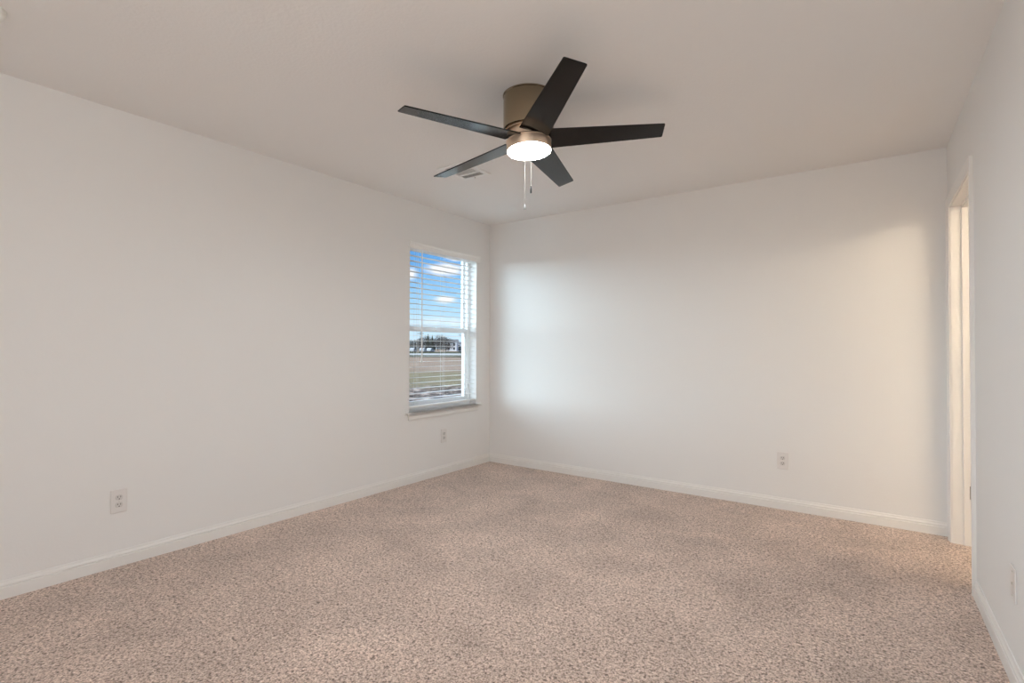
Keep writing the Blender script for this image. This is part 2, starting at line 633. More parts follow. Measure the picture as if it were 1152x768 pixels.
def casing(side):
    """casing round the opening; side -1 = bedroom face, +1 = hall face"""
    bm = bmesh.new()
    base = 0.0 if side < 0 else WT
    w, rv = 0.057, 0.005
    prof = [(0.0, 0.0), (0.0, 0.009), (0.006, 0.0105), (0.022, 0.0125), (0.036, 0.0155), (0.050, 0.0175), (w, 0.0165), (w, 0.0)]
    a0, a1, zt = J0 - rv, J1 + rv, JH + rv
    # path: bottom-left, top-left, top-right, bottom-right with mitred corners
    rows = []
    for (ca, cz, da, dz) in ((a0, 0, -1, 0), (a0, zt, -1, 1), (a1, zt, 1, 1), (a1, 0, 1, 0)):
        rows.append([bm.verts.new(DM @ Vector((ca + da * q, base + side * th, cz + dz * q))) for q, th in prof])
    n = len(prof)
    for A, B in zip(rows, rows[1:]):
        for i in range(n):
            bm.faces.new((A[i], A[(i + 1) % n], B[(i + 1) % n], B[i]))
    bm.faces.new(rows[0][::-1])
    bm.faces.new(rows[-1])
    return obj('casing', bm, M['trim'], door)


casing(-1)
casing(1)
bm = bmesh.new()
box(bm, 0.934, 0.942, -0.0195, -0.0165, 0.450, 0.512, mtx=DM)
obj('hinge', bm, M['hinge'], door, bevel=0.001)

# ------------------------------------------------------------------ window_1 in the left wall
win = empty('window_1', (XL, (WY0 + WY1) / 2, WZ0))
tag(win, 'single hung white vinyl window in the left wall near the corner', 'window', kind='structure')


def WV(bm, x0, x1, y0, y1, z0, z1):   # coordinates relative to the window empty, x0/x1 measured outward from the wall face
    box(bm, -x1, -x0, y0 - (WY0 + WY1) / 2, y1 - (WY0 + WY1) / 2, z0 - WZ0, z1 - WZ0)


FD0, FD1 = 0.085, 0.165      # frame depth range, from wall face outward
fw = 0.036
bm = bmesh.new()
WV(bm, FD0, FD1, WY0, WY0 + fw, WZ0, WZ1)
WV(bm, FD0, FD1, WY1 - fw, WY1, WZ0, WZ1)
WV(bm, FD0, FD1, WY0 + fw, WY1 - fw, WZ0, WZ0 + 0.045)
WV(bm, FD0, FD1, WY0 + fw, WY1 - fw, WZ1 - 0.018, WZ1)
obj('window_frame', bm, M['vinyl'], win, bevel=0.003)
ZM = 1.338                    # meeting rail height
# lower sash (inner track)
bm = bmesh.new()
sw = 0.034
L0, L1 = WY0 + fw, WY1 - fw
WV(bm, 0.095, 0.122, L0, L0 + sw, WZ0 + 0.045, ZM + 0.02)
WV(bm, 0.095, 0.122, L1 - sw, L1, WZ0 + 0.045, ZM + 0.02)
WV(bm, 0.095, 0.122, L0 + sw, L1 - sw, WZ0 + 0.045, WZ0 + 0.045 + 0.045)
WV(bm, 0.095, 0.122, L0 + sw, L1 - sw, ZM - 0.022, ZM + 0.02)
obj('lower_sash', bm, M['vinyl'], win, bevel=0.002)
bm = bmesh.new()
WV(bm, 0.128, 0.155, L0, L0 + 0.022, ZM - 0.02, WZ1 - 0.018)
WV(bm, 0.128, 0.155, L1 - 0.022, L1, ZM - 0.02, WZ1 - 0.018)
WV(bm, 0.128, 0.155, L0 + 0.022, L1 - 0.022, ZM - 0.02, ZM + 0.028)
WV(bm, 0.128, 0.155, L0 + 0.022, L1 - 0.022, WZ1 - 0.018 - 0.014, WZ1 - 0.018)
obj('upper_sash', bm, M['vinyl'], win, bevel=0.002)
bm = bmesh.new()
WV(bm, 0.107, 0.110, L0 + sw - 0.006, L1 - sw + 0.006, WZ0 + 0.086, ZM - 0.018)
obj('pane', bm, M['glass'], win)
bm = bmesh.new()
WV(bm, 0.140, 0.143, L0 + 0.018, L1 - 0.018, ZM + 0.024, WZ1 - 0.028)
obj('pane', bm, M['glass'], win)
bm = bmesh.new()
WV(bm, 0.080, 0.096, (WY0 + WY1) / 2 - 0.03, (WY0 + WY1) / 2 + 0.03, ZM + 0.0, ZM + 0.024)
obj('sash_lock', bm, M['vinyl'], win, bevel=0.003)
# stool (sill board) with rounded nose, and apron under it
bm = bmesh.new()
prism(bm, [(-0.085, 0), (0.030, 0), (0.034, 0.004), (0.036, 0.009), (0.034, 0.014), (0.030, 0.018), (-0.085, 0.018)],
      (0, WY0 - (WY0 + WY1) / 2 + 0.001, -0.007), (0, WY1 - (WY0 + WY1) / 2 - 0.001, -0.007), (1, 0, 0))
prism(bm, [(0, 0), (0.030, 0), (0.034, 0.004), (0.036, 0.009), (0.034, 0.014), (0.030, 0.018), (0, 0.018)],
      (0, 3.076 - (WY0 + WY1) / 2, -0.007), (0, 4.082 - (WY0 + WY1) / 2, -0.007), (1, 0, 0))
obj('window_sill', bm, M['trim'], win)
bm = bmesh.new()
prism(bm, [(0, 0), (0.010, 0.002), (0.013, 0.012), (0.013, 0.036), (0.017, 0.044), (0.017, 0.052), (0, 0.052)],
      (0, 3.112 - (WY0 + WY1) / 2, -0.060), (0, 4.040 - (WY0 + WY1) / 2, -0.060), (1, 0, 0))
obj('apron', bm, M['trim'], win)

def portal(name, loc, rot, sx, sy):
    L = bpy.data.lights.new(name, 'AREA')
    L.shape = 'RECTANGLE'
    L.size, L.size_y = sx, sy
    L.cycles.is_portal = True
    o = bpy.data.objects.new(name, L)
    COL.objects.link(o)
    o.location = loc
    o.rotation_euler = rot
    return o


portal('daylight_portal', (XL - RD - 0.01, (WY0 + WY1) / 2, (WZ0 + WZ1) / 2), (0, -pi / 2, 0), WZ1 - WZ0, WY1 - WY0)

# ------------------------------------------------------------------ window blind
BY0, BY1 = 3.128, 4.020
blind = empty('window_blind', (XL, (BY0 + BY1) / 2, 2.03))
tag(blind, 'white two-inch slat blind, lowered with slats open, hanging in the window', 'blind')
YC = (BY0 + BY1) / 2


def BV(bm, x0, x1, y0, y1, z0, z1):
    box(bm, x0, x1, y0 - YC, y1 - YC, z0 - 2.03, z1 - 2.03)


bm = bmesh.new()
prism(bm, [(0.0, 0.0), (0.014, 0.0), (0.017, 0.006), (0.015, 0.014), (0.015, 0.040), (0.019, 0.050), (0.019, 0.060), (0.0, 0.060)],
      (0.0, 3.119 - YC, -0.002), (0.0, 4.066 - YC, -0.002), (1, 0, 0))
obj('valance', bm, M['slat'], blind)
bm = bmesh.new()
BV(bm, -0.072, -0.004, BY0 + 0.004, BY1 - 0.004, 2.040, 2.078)
obj('headrail', bm, M['vinyl'], blind)
# slats: slightly crowned
bm = bmesh.new()
z = 2.022
slat_z = []
tilt = radians(0.5)
while z > 0.69:
    slat_z.append(z)
    prof = []
    for s in range(7):
        u = -0.025 + 0.05 * s / 6
        prof.append((u, 0.0009 * (1 - (u / 0.025) ** 2)))
    prof2 = [(u, w + 0.0018) for u, w in prof[::-1]]
    pts = [(-0.036 + u * cos(tilt), (z - 2.03) + w + u * sin(tilt)) for u, w in prof + prof2]
    prism(bm, pts, (0, BY0 + 0.004 - YC, 0), (0, BY1 - 0.004 - YC, 0), (1, 0, 0))
    z -= 0.0466
obj('slats', bm, M['slat'], blind)
zb = 0.642
bm = bmesh.new()
prism(bm, [(-0.061, 0), (-0.011, 0), (-0.009, 0.004), (-0.009, 0.014), (-0.011, 0.018), (-0.061, 0.018), (-0.063, 0.014), (-0.063, 0.004)],
      (0, BY0 + 0.004 - YC, zb - 2.03), (0, BY1 - 0.004 - YC, zb - 2.03), (1, 0, 0))
obj('bottom_rail', bm, M['slat'], blind)
for yy in (3.235, 3.574, 3.912):
    bm = bmesh.new()
    for xx in (-0.0105, -0.0615):
        tube(bm, [(xx, yy - YC, 0.01), (xx, yy - YC, zb - 2.03 + 0.01)], 0.0009, 5)
    tube(bm, [(-0.036, yy + 0.006 - YC, 0.01), (-0.036, yy + 0.006 - YC, zb - 2.03 + 0.01)], 0.0009, 5)
    obj('ladder_cord', bm, M['cord'], blind)
bm = bmesh.new()
tube(bm, [(-0.002, 3.268 - YC, -0.002), (0.003, 3.268 - YC, -0.03), (0.004, 3.270 - YC, 1.13 - 2.03)], 0.0050, 6)
tube(bm, [(0.004, 3.270 - YC, 1.13 - 2.03), (0.004, 3.270 - YC, 1.04 - 2.03)], [0.0058, 0.0066], 6)
obj('tilt_wand', bm, M['slat'], blind, smooth=True)


# ------------------------------------------------------------------ outlets and wall plates (local: +y = out of the wall)
def duplex_outlet(label, loc, rz):
    root = empty('wall_outlet', loc, (0, 0, rz))
    tag(root, label, 'outlet')
    bm = bmesh.new()
    box(bm, -0.0375, 0.0375, 0, 0.0065, -0.062, 0.062)
    obj('cover_plate', bm, M['plastic'], root, bevel=0.003)
    for zc in (0.0195, -0.0195):
        bm = bmesh.new()
        vs = []
        for i in range(24):
            a = 2 * pi * i / 24
            x = 0.0172 * cos(a)
            zz = max(-0.0135, min(0.0135, 0.0172 * sin(a)))
            vs.append((x, zz))
        A = [bm.verts.new((x, 0.0060, zc + zz)) for x, zz in vs]
        B = [bm.verts.new((x * .97, 0.0085, zc + zz * .97)) for x, zz in vs]
        for i in range(24):
            j = (i + 1) % 24
            bm.faces.new((A[i], A[j], B[j], B[i]))
        bm.faces.new(A[::-1])
        bm.faces.new(B)
        rc = obj('receptacle', bm, M['receptacle'], root)
        bm = bmesh.new()
        for xo, hh in ((-0.0064, 0.0046), (0.0064, 0.0036)):
            box(bm, xo - 0.0011, xo + 0.0011, 0.0078, 0.0090, zc + 0.0035 - hh, zc + 0.0035 + hh)
        m2 = Matrix.Translation((0, 0.0077, zc - 0.0075)) @ Matrix.Rotation(-pi / 2, 4, 'X')
        bmesh.ops.create_cone(bm, cap_ends=True, segments=12, radius1=0.0026, radius2=0.0026, depth=0.0026, matrix=m2)
        obj('contact_slots', bm, M['slot'], rc)
    bm = bmesh.new()
    bmesh.ops.create_cone(bm, cap_ends=True, segments=14, radius1=0.0032, radius2=0.0026, depth=0.0018,
                          matrix=Matrix.Translation((0, 0.0070, 0)) @ Matrix.Rotation(-pi / 2, 4, 'X'))
    obj('cover_screw', bm, M['screw'], root)
    return root


duplex_outlet('white duplex outlet low on the left wall, nearest the camera', (XL, 1.041, 0.346), -pi / 2)
duplex_outlet('white duplex outlet on the left wall below the window', (XL, 3.557, 0.356), -pi / 2)
duplex_outlet('white duplex outlet low on the back wall', (-0.615, YB, 0.353), pi)
# coax plate on the right wall
p = RW @ Vector((1.722, 0, 0.345))
plate = empty('wall_plate', p, (0, 0, math.atan2(UB.y, UB.x) + pi / 2))
tag(plate, 'white cover plate with a single centre jack, low on the right wall', 'wall plate')
bm = bmesh.new()
box(bm, -0.0375, 0.0375, 0, 0.0055, -0.060, 0.060)
obj('cover_plate', bm, M['plastic'], plate, bevel=0.003)
bm = bmesh.new()
lathe(bm, [(0.0, 0.0), (0.0055, 0.0), (0.0055, 0.0012), (0.0040, 0.0012), (0.0040, 0.0035), (0.0, 0.0035)], 16)
bmesh.ops.transform(bm, matrix=Matrix.Translation((0, 0.0052, 0)) @ Matrix.Rotation(-pi / 2, 4, 'X'), verts=bm.verts[:])
obj('coax_jack', bm, M['screw'], plate, smooth=True)
for zz in (0.042, -0.042):
    bm = bmesh.new()
    bmesh.ops.create_cone(bm, cap_ends=True, segments=12, radius1=0.0032, radius2=0.0026, depth=0.0018,
                          matrix=Matrix.Translation((0, 0.0062, zz)) @ Matrix.Rotation(-pi / 2, 4, 'X'))
    obj('cover_screw', bm, M['screw'], plate)

# ------------------------------------------------------------------ ceiling vent
VX0, VX1, VY0, VY1 = -2.580, -2.335, 2.670, 2.975
vent = empty('ceiling_vent', ((VX0 + VX1) / 2, (VY0 + VY1) / 2, H))
tag(vent, 'white rectangular louvered air register in the ceiling behind the fan', 'vent')
vx, vy = (VX1 - VX0) / 2, (VY1 - VY0) / 2
bm = bmesh.new()
fo = 0.034
for x0, x1, y0, y1 in ((-vx, vx, -vy, -vy + fo), (-vx, vx, vy - fo, vy), (-vx, -vx + fo, -vy + fo, vy - fo), (vx - fo, vx, -vy + fo, vy - fo)):
    box(bm, x0, x1, y0, y1, -0.007, 0.0)
obj('flange', bm, M['vent'], vent, bevel=0.002)
bm = bmesh.new()
box(bm, -vx + fo, vx - fo, -vy + fo, vy - fo, -0.0012, 0.0)
obj('duct_opening', bm, M['duct'], vent)
bm = bmesh.new()
box(bm, -vx + fo, vx - fo, 0.044, 0.058, -0.010, -0.003)
obj('divider_bar', bm, M['vent'], vent)


def louvers(y0, y1, ang):
    bm = bmesh.new()
    n = max(2, int((y1 - y0) / 0.0125))
    for i in range(n):
        yy = y0 + (i + 0.5) * (y1 - y0) / n
        mt = Matrix.Translation((0, yy, -0.0055)) @ Matrix.Rotation(ang, 4, 'X')
        box(bm, -vx + fo, vx - fo, -0.0052, 0.0052, -0.0004, 0.0004, mtx=mt)
    return obj('louvers', bm, M['vent'], vent)


louvers(-vy + fo, 0.044, radians(12))
louvers(0.058, vy - fo, radians(42))
bm = bmesh.new()
box(bm, -0.012, -0.009, vy - 0.020, vy - 0.012, -0.012, -0.007)
obj('damper_lever', bm, M['hinge'], vent)

# ------------------------------------------------------------------ smoke detector (only its rim is in frame)
sd = empty('smoke_detector', (-2.731, 0.415, H))
tag(sd, 'pale round ceiling detector cut off by the left edge of the view', 'smoke detector')
bm = bmesh.new()
lathe(bm, [(0, 0), (0.058, 0), (0.058, -0.010), (0.0555, -0.018), (0.050, -0.026), (0.040, -0.030), (0, -0.031)], 40)
obj('detector_body', bm, M['detector'], sd, smooth=True)
bm = bmesh.new()
lathe(bm, [(0.0, -0.030), (0.010, -0.030), (0.010, -0.034), (0.0, -0.035)], 20)
obj('test_button', bm, M['plastic'], sd, smooth=True)

# ------------------------------------------------------------------ ceiling fan
FX, FY = -1.4585, 2.1690
fan = empty('ceiling_fan', (FX, FY, H))
tag(fan, 'flush-mount ceiling fan with five black blades and a lit round lamp', 'ceiling fan')
bm = bmesh.new()
lathe(bm, [(0.0, -0.0005), (0.131, -0.0005), (0.131, -0.006), (0.1275, -0.008), (0.1275, -0.160), (0.1255, -0.172), (0.118, -0.176), (0.0, -0.176)], 96)
obj('canopy', bm, M['nickel'], fan, smooth=True)
# everything below hangs a few degrees out of level
tn = Vector((-0.0665, 0.0205, 1)).normalized()
TX = Vector((1, 0, 0.0665)).normalized()
TY = tn.cross(TX).normalized()
TILT = Matrix(((TX.x, TY.x, tn.x, 0), (TX.y, TY.y, tn.y, 0), (TX.z, TY.z, tn.z, -0.2224), (0, 0, 0, 1)))
# TILT origin: centre of the blade plane


def fanpart(name, bm, m, parent=None, smooth=True, bevel=0.0):
    bmesh.ops.transform(bm, matrix=TILT, verts=bm.verts[:])
    return obj(name, bm, m, parent or fan, smooth=smooth, bevel=bevel)


bm = bmesh.new()
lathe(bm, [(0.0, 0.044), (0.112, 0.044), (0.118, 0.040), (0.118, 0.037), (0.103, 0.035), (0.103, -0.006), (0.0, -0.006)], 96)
fanpart('motor_hub', bm, M['nickel_lit'])
bm = bmesh.new()
lathe(bm, [(0.0, -0.004), (0.110, -0.004), (0.110, -0.008), (0.0, -0.008)], 96)
fanpart('seam_ring', bm, M['nickel_dark'])
bm = bmesh.new()
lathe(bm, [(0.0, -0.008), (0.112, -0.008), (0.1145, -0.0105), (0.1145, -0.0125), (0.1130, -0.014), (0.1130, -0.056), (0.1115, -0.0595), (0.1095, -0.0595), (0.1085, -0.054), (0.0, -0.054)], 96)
lightkit = fanpart('light_housing', bm, M['nickel_lit'])
bm = bmesh.new()
prof = [(0.0, -0.050), (0.108, -0.050), (0.108, -0.0575)]
for i in range(1, 9):
    a = i / 8 * pi / 2
    prof.append((0.108 * cos(a), -0.0575 - 0.012 * sin(a)))
prof[-1] = (0.0, -0.0695)
lathe(bm, prof, 80)
fanpart('lamp_diffuser', bm, M['diffuser'], lightkit)

# blades
BLADE_T = 0.006


def blade_bm():
    """blade along +x, pitched; wide at the hub, narrower at the tip"""
    bm = bmesh.new()
    R0, R1 = 0.094, 0.6687
    W0, W1 = 0.148, 0.0985
    outline = []
    rc = 0.006
    outline += [(R0, -W0 / 2), (R1 - rc, -W1 / 2), (R1 - rc * 0.3, -W1 / 2 + rc * 0.3), (R1, -W1 / 2 + rc),
                (R1 + 0.002, W1 / 2 - rc), (R1 + 0.002 - rc * 0.3, W1 / 2 - rc * 0.3), (R1 + 0.002 - rc, W1 / 2), (R0, W0 / 2)]
    ch = 0.0012
    lay = []
    cx = sum(p[0] for p in outline) / len(outline)
    for zz, ins in ((-BLADE_T / 2, ch), (-BLADE_T / 2 + ch, 0), (BLADE_T / 2 - ch, 0), (BLADE_T / 2, ch)):
        ring = []
        for x, y in outline:
            sx = ins if x < cx else -ins
            sy = ins if y < 0 else -ins
            ring.append(bm.verts.new((x + sx, y + sy, zz)))
        lay.append(ring)
    n = len(outline)
    for a, b_ in zip(lay, lay[1:]):
        for i in range(n):
            f = bm.faces.new((a[i], a[(i + 1) % n], b_[(i + 1) % n], b_[i]))
            f.material_index = 1
    bm.faces.new(lay[0][::-1])
    bm.faces.new(lay[-1])
    return bm


for k in range(5):
    th = -1.9645 + k * 2 * pi / 5
    bm = blade_bm()
    mtx = Matrix.Rotation(th, 4, 'Z') @ Matrix.Translation((0, 0, 0.0)) @ Matrix.Rotation(-0.2158, 4, 'X')
    bmesh.ops.transform(bm, matrix=mtx, verts=bm.verts[:])
    bl = fanpart('blade', bm, [M['blade'], M['blade_edge']], smooth=False)
    bm = bmesh.new()          # blade iron inside the hub slot
    box(bm, 0.060, 0.150, -0.030, 0.030, 0.0032, 0.0062)
    bmesh.ops.transform(bm, matrix=mtx, verts=bm.verts[:])
    fanpart('blade_bracket', bm, M['nickel_dark'], bl, smooth=False)


# pull chains hang plumb from the light housing
def pull_chain(dx, dy, ztop, zk0, zk1, mk):
    bm = bmesh.new()
    z = ztop
    tube(bm, [(dx, dy, ztop), (dx, dy, zk1)], 0.0003, 6)
    while z > zk1 + 0.001:
        bmesh.ops.create_icosphere(bm, subdivisions=1, radius=0.0006, matrix=Matrix.Translation((dx, dy, z)))
        z -= 0.0024
    ch = obj('pull_chain', bm, M['chain'], fan)
    bm = bmesh.new()
    hgt = zk1 - zk0
    lathe(bm, [(0, 0), (0.0040, 0.0), (0.0046, 0.002), (0.0046, hgt * .6), (0.0034, hgt * .8), (0.0030, hgt), (0, hgt)], 16)
    bmesh.ops.translate(bm, vec=(dx, dy, zk0), verts=bm.verts[:])
    obj('pull_knob', bm, mk, ch, smooth=True)


# far side of the housing as seen from the camera
pull_chain(-0.0525, 0.1015, -0.275, -0.4575, -0.421, M['knob_dark'])
pull_chain(-0.0790, 0.0830, -0.275, -0.5440, -0.516, M['knob_light'])

# ------------------------------------------------------------------ wall lamp in the next room (lights the doorway)
hp = RW @ Vector((1.75, 1.0, 2.19))
hl = empty('vanity_light', (XH, hp.y, 2.19))
tag(hl, 'long warm wall lamp bar in the room beyond the doorway', 'wall lamp')
bm = bmesh.new()
box(bm, -0.02, 0, -0.95, 0.95, -0.05, 0.05)
obj('back_plate', bm, M['nickel'], hl, bevel=0.004)
bm = bmesh.new()
for yy in (-0.7, 0.7):
    box(bm, -0.20, -0.02, yy - 0.012, yy + 0.012, -0.012, 0.012)
    obj('lamp_arm', bm, M['nickel'], hl)
    bm = bmesh.new()
bm.free()
bm = bmesh.new()
tube(bm, [(-0.23, -0.9, 0), (-0.23, 0.9, 0)], 0.035, 20)
obj('lamp_tube', bm, M['hall_lamp'], hl, smooth=True)

# ------------------------------------------------------------------ outdoors
GZ = -0.35
SY, CYW = sin(YAW), cos(YAW)


def far(px, d):
    """a place outdoors, d metres ahead of the viewer, px = bearing in picture columns"""
    rt = (px - 576) / 585.19 * d
    return Vector((-d * SY + rt * CYW, d * CYW + rt * SY, GZ))


FH = Vector((-SY, CYW, 0))
RH = Vector((CYW, SY, 0))

m = mat('field_ground', (0.2, 0.17, 0.12), 0.95, spec=0.1)
t = m.node_tree
co = N(t, 'ShaderNodeTexCoord')


def noise_ramp(scale, cols, stretch=(1, 1, 1), detail=5, lo=.3, hi=.7):
    mpp = N(t, 'ShaderNodeMapping')
    mpp.inputs['Scale'].default_value = stretch
    mpp.inputs['Rotation'].default_value = (0, 0, 0)
    t.links.new(co.outputs['Object'], mpp.inputs[0])
    n = N(t, 'ShaderNodeTexNoise')
    n.inputs['Scale'].default_value = scale
    n.inputs['Detail'].default_value = detail
    n.inputs['Roughness'].default_value = 0.65
    t.links.new(mpp.outputs[0], n.inputs['Vector'])
    r_ = N(t, 'ShaderNodeValToRGB')
    r_.color_ramp.elements[0].position = lo
    r_.color_ramp.elements[1].position = hi
    r_.color_ramp.elements[0].color = cols[0]
    r_.color_ramp.elements[1].color = cols[-1]
    if len(cols) == 3:
        e_ = r_.color_ramp.elements.new((lo + hi) / 2)
        e_.color = cols[1]
    t.links.new(n.outputs[0], r_.inputs[0])
    return r_.outputs[0]


# object x axis of the field runs away from the house along the view bearing
dry = noise_ramp(0.35, [(0.23, 0.155, 0.105, 1), (0.36, 0.26, 0.185, 1)], (0.6, 1.6, 1))
olive = noise_ramp(1.4, [(0.15, 0.115, 0.058, 1), (0.27, 0.22, 0.125, 1)], (1, 1, 1))
rub = noise_ramp(2.6, [(0.020, 0.013, 0.010, 1), (0.13, 0.095, 0.075, 1), (0.60, 0.48, 0.40, 1)], (1, 1, 1), lo=.40, hi=.62)
grit = noise_ramp(9.0, [(0.55, 0.55, 0.55, 1), (1.25, 1.25, 1.25, 1)], (1, 1, 1), lo=.35, hi=.65)
sp = N(t, 'ShaderNodeSeparateXYZ')
t.links.new(co.outputs['Object'], sp.inputs[0])
wob = N(t, 'ShaderNodeTexNoise')
wob.inputs['Scale'].default_value = 0.25
t.links.new(co.outputs['Object'], wob.inputs['Vector'])
dist = math_node(t, 'ADD', sp.outputs[0], math_node(t, 'MULTIPLY', math_node(t, 'ADD', wob.outputs[0], -0.5), 7.0))


def mixf(f, a, b_):
    n = N(t, 'ShaderNodeMix', data_type='RGBA')
    t.links.new(f, n.inputs[0])
    t.links.new(a, n.inputs[6])
    t.links.new(b_, n.inputs[7])
    return n.outputs[2]


def step(a, b_):
    n = N(t, 'ShaderNodeMapRange', clamp=True)
    n.inputs['From Min'].default_value = a
    n.inputs['From Max'].default_value = b_
    t.links.new(dist, n.inputs[0])
    return n.outputs[0]


c = mixf(step(19.0, 22.5), rub, olive)
c = mixf(step(31.0, 37.0), c, dry)
mg = N(t, 'ShaderNodeMix', data_type='RGBA', blend_type='MULTIPLY')
mg.inputs[0].default_value = 1.0
t.links.new(c, mg.inputs[6])
t.links.new(grit, mg.inputs[7])
t.links.new(mg.outputs[2], pbsdf(m).inputs['Base Color'])
M['field'] = m
M['road'] = mat('pale_road', (0.42, 0.40, 0.37), 0.9, spec=0.1)
vary(M['road'], [(0.36, 0.345, 0.32, 1), (0.48, 0.46, 0.43, 1)], 0.3)
M['verge'] = mat('dark_grass_verge', (0.06, 0.06, 0.03), 0.95, spec=0.05)
vary(M['verge'], [(0.050, 0.050, 0.026, 1), (0.10, 0.095, 0.055, 1)], 0.4)
M['twig'] = mat('bare_twigs', (0.07, 0.058, 0.05), 0.9, spec=0.1)
vary(M['twig'], [(0.045, 0.038, 0.033, 1), (0.12, 0.10, 0.088, 1)], 1.2)
M['conifer'] = mat('dark_conifer', (0.03, 0.045, 0.03), 0.9, spec=0.1)
vary(M['conifer'], [(0.022, 0.032, 0.022, 1), (0.065, 0.080, 0.055, 1)], 1.2)
M['bark'] = mat('bark', (0.08, 0.065, 0.05), 0.9)
vary(M['bark'], [(0.05, 0.04, 0.03, 1), (0.10, 0.08, 0.065, 1)], 3)
M['siding'] = mat('white_siding', (0.8, 0.8, 0.8), 0.7)
vary(M['siding'], [(0.74, 0.74, 0.76, 1), (0.84, 0.84, 0.85, 1)], 0.5, stretch=(1, 1, 8))
M['roof'] = mat('grey_shingles', (0.12, 0.12, 0.125), 0.85)
vary(M['roof'], [(0.09, 0.09, 0.095, 1), (0.17, 0.165, 0.17, 1)], 1.0)
M['dark_glass'] = mat('dark_house_window', (0.02, 0.022, 0.028), 0.3)
add_bump(M['dark_glass'], 3, 0.05, 0.01, 2)
M['dark_booth'] = mat('dark_booth_plastic', (0.018, 0.02, 0.024), 0.5)
add_bump(M['dark_booth'], 6, 0.1, 0.01, 2)
M['pole'] = mat('weathered_pole_wood', (0.10, 0.085, 0.07), 0.9)
vary(M['pole'], [(0.07, 0.06, 0.05, 1), (0.13, 0.11, 0.09, 1)], 2)
M['car_white'] = mat('white_car_paint', (0.42, 0.42, 0.42), 0.6)
add_bump(M['car_white'], 2, 0.02, 0.01, 2)
M['tyre'] = mat('tyre_rubber', (0.02, 0.02, 0.02), 0.8)
add_bump(M['tyre'], 20, 0.1, 0.005, 2)

# the field: local x axis = away from the house along the view bearing through the window
p0 = far(498, 1.0)
bear = Vector((p0.x, p0.y, 0)).normalized()
fa = math.atan2(bear.y, bear.x)
fld = bpy.data.meshes.new('field')
bm = bmesh.new()
nx, ny = 90, 60
gr = []
for i in range(nx + 1):
    u = i / nx
    x = -300 + 0 * u if i == 0 else 4.0 * math.exp(u * math.log(700 / 4.0))
    row = []
    for j in range(ny + 1):
        v_ = (j / ny - 0.5) * 2
        y = v_ * abs(v_) * 420
        hgt = 0.0
        if 7 < x < 22:
            hgt = 0.10 * noise.noise(Vector((x * .8, y * .8, 0))) + 0.05 * noise.noise(Vector((x * 2.5, y * 2.5, 3)))
        row.append(bm.verts.new((x, y, hgt)))
    gr.append(row)
for i in range(nx):
    for j in range(ny):
        bm.faces.new((gr[i][j], gr[i + 1][j], gr[i + 1][j + 1], gr[i][j + 1]))
fo_ = obj('ground_field', bm, M['field'], smooth=True)
fo_.location = (0, 0, GZ)
fo_.rotation_euler = (0, 0, fa)
tag(fo_, kind='structure')


def strip(name, d0, d1, m_, z):
    bm = bmesh.new()
    a = Vector((0, 0, GZ + z))
    c0 = FH * d0 - RH * 420 + a
    c1 = FH * d0 + RH * 200 + a
    c2 = FH * d1 + RH * 200 + a
    c3 = FH * d1 - RH * 420 + a
    vs = [bm.verts.new(q) for q in (c0, c1, c2, c3)]
    f = bm.faces.new(vs)
    ex = bmesh.ops.extrude_face_region(bm, geom=[f])
    bmesh.ops.translate(bm, vec=(0, 0, -0.05), verts=[q for q in ex['geom'] if isinstance(q, bmesh.types.BMVert)])
    return tag(obj(name, bm, m_), kind='structure')


strip('trim_1', 85, 108, M['verge'], 0.04).name = 'ground_verge'
strip('trim_2', 108, 140, M['road'], 0.05).name = 'ground_road'
strip('trim_3', 140, 198, M['verge'], 0.04).name = 'ground_far_verge'


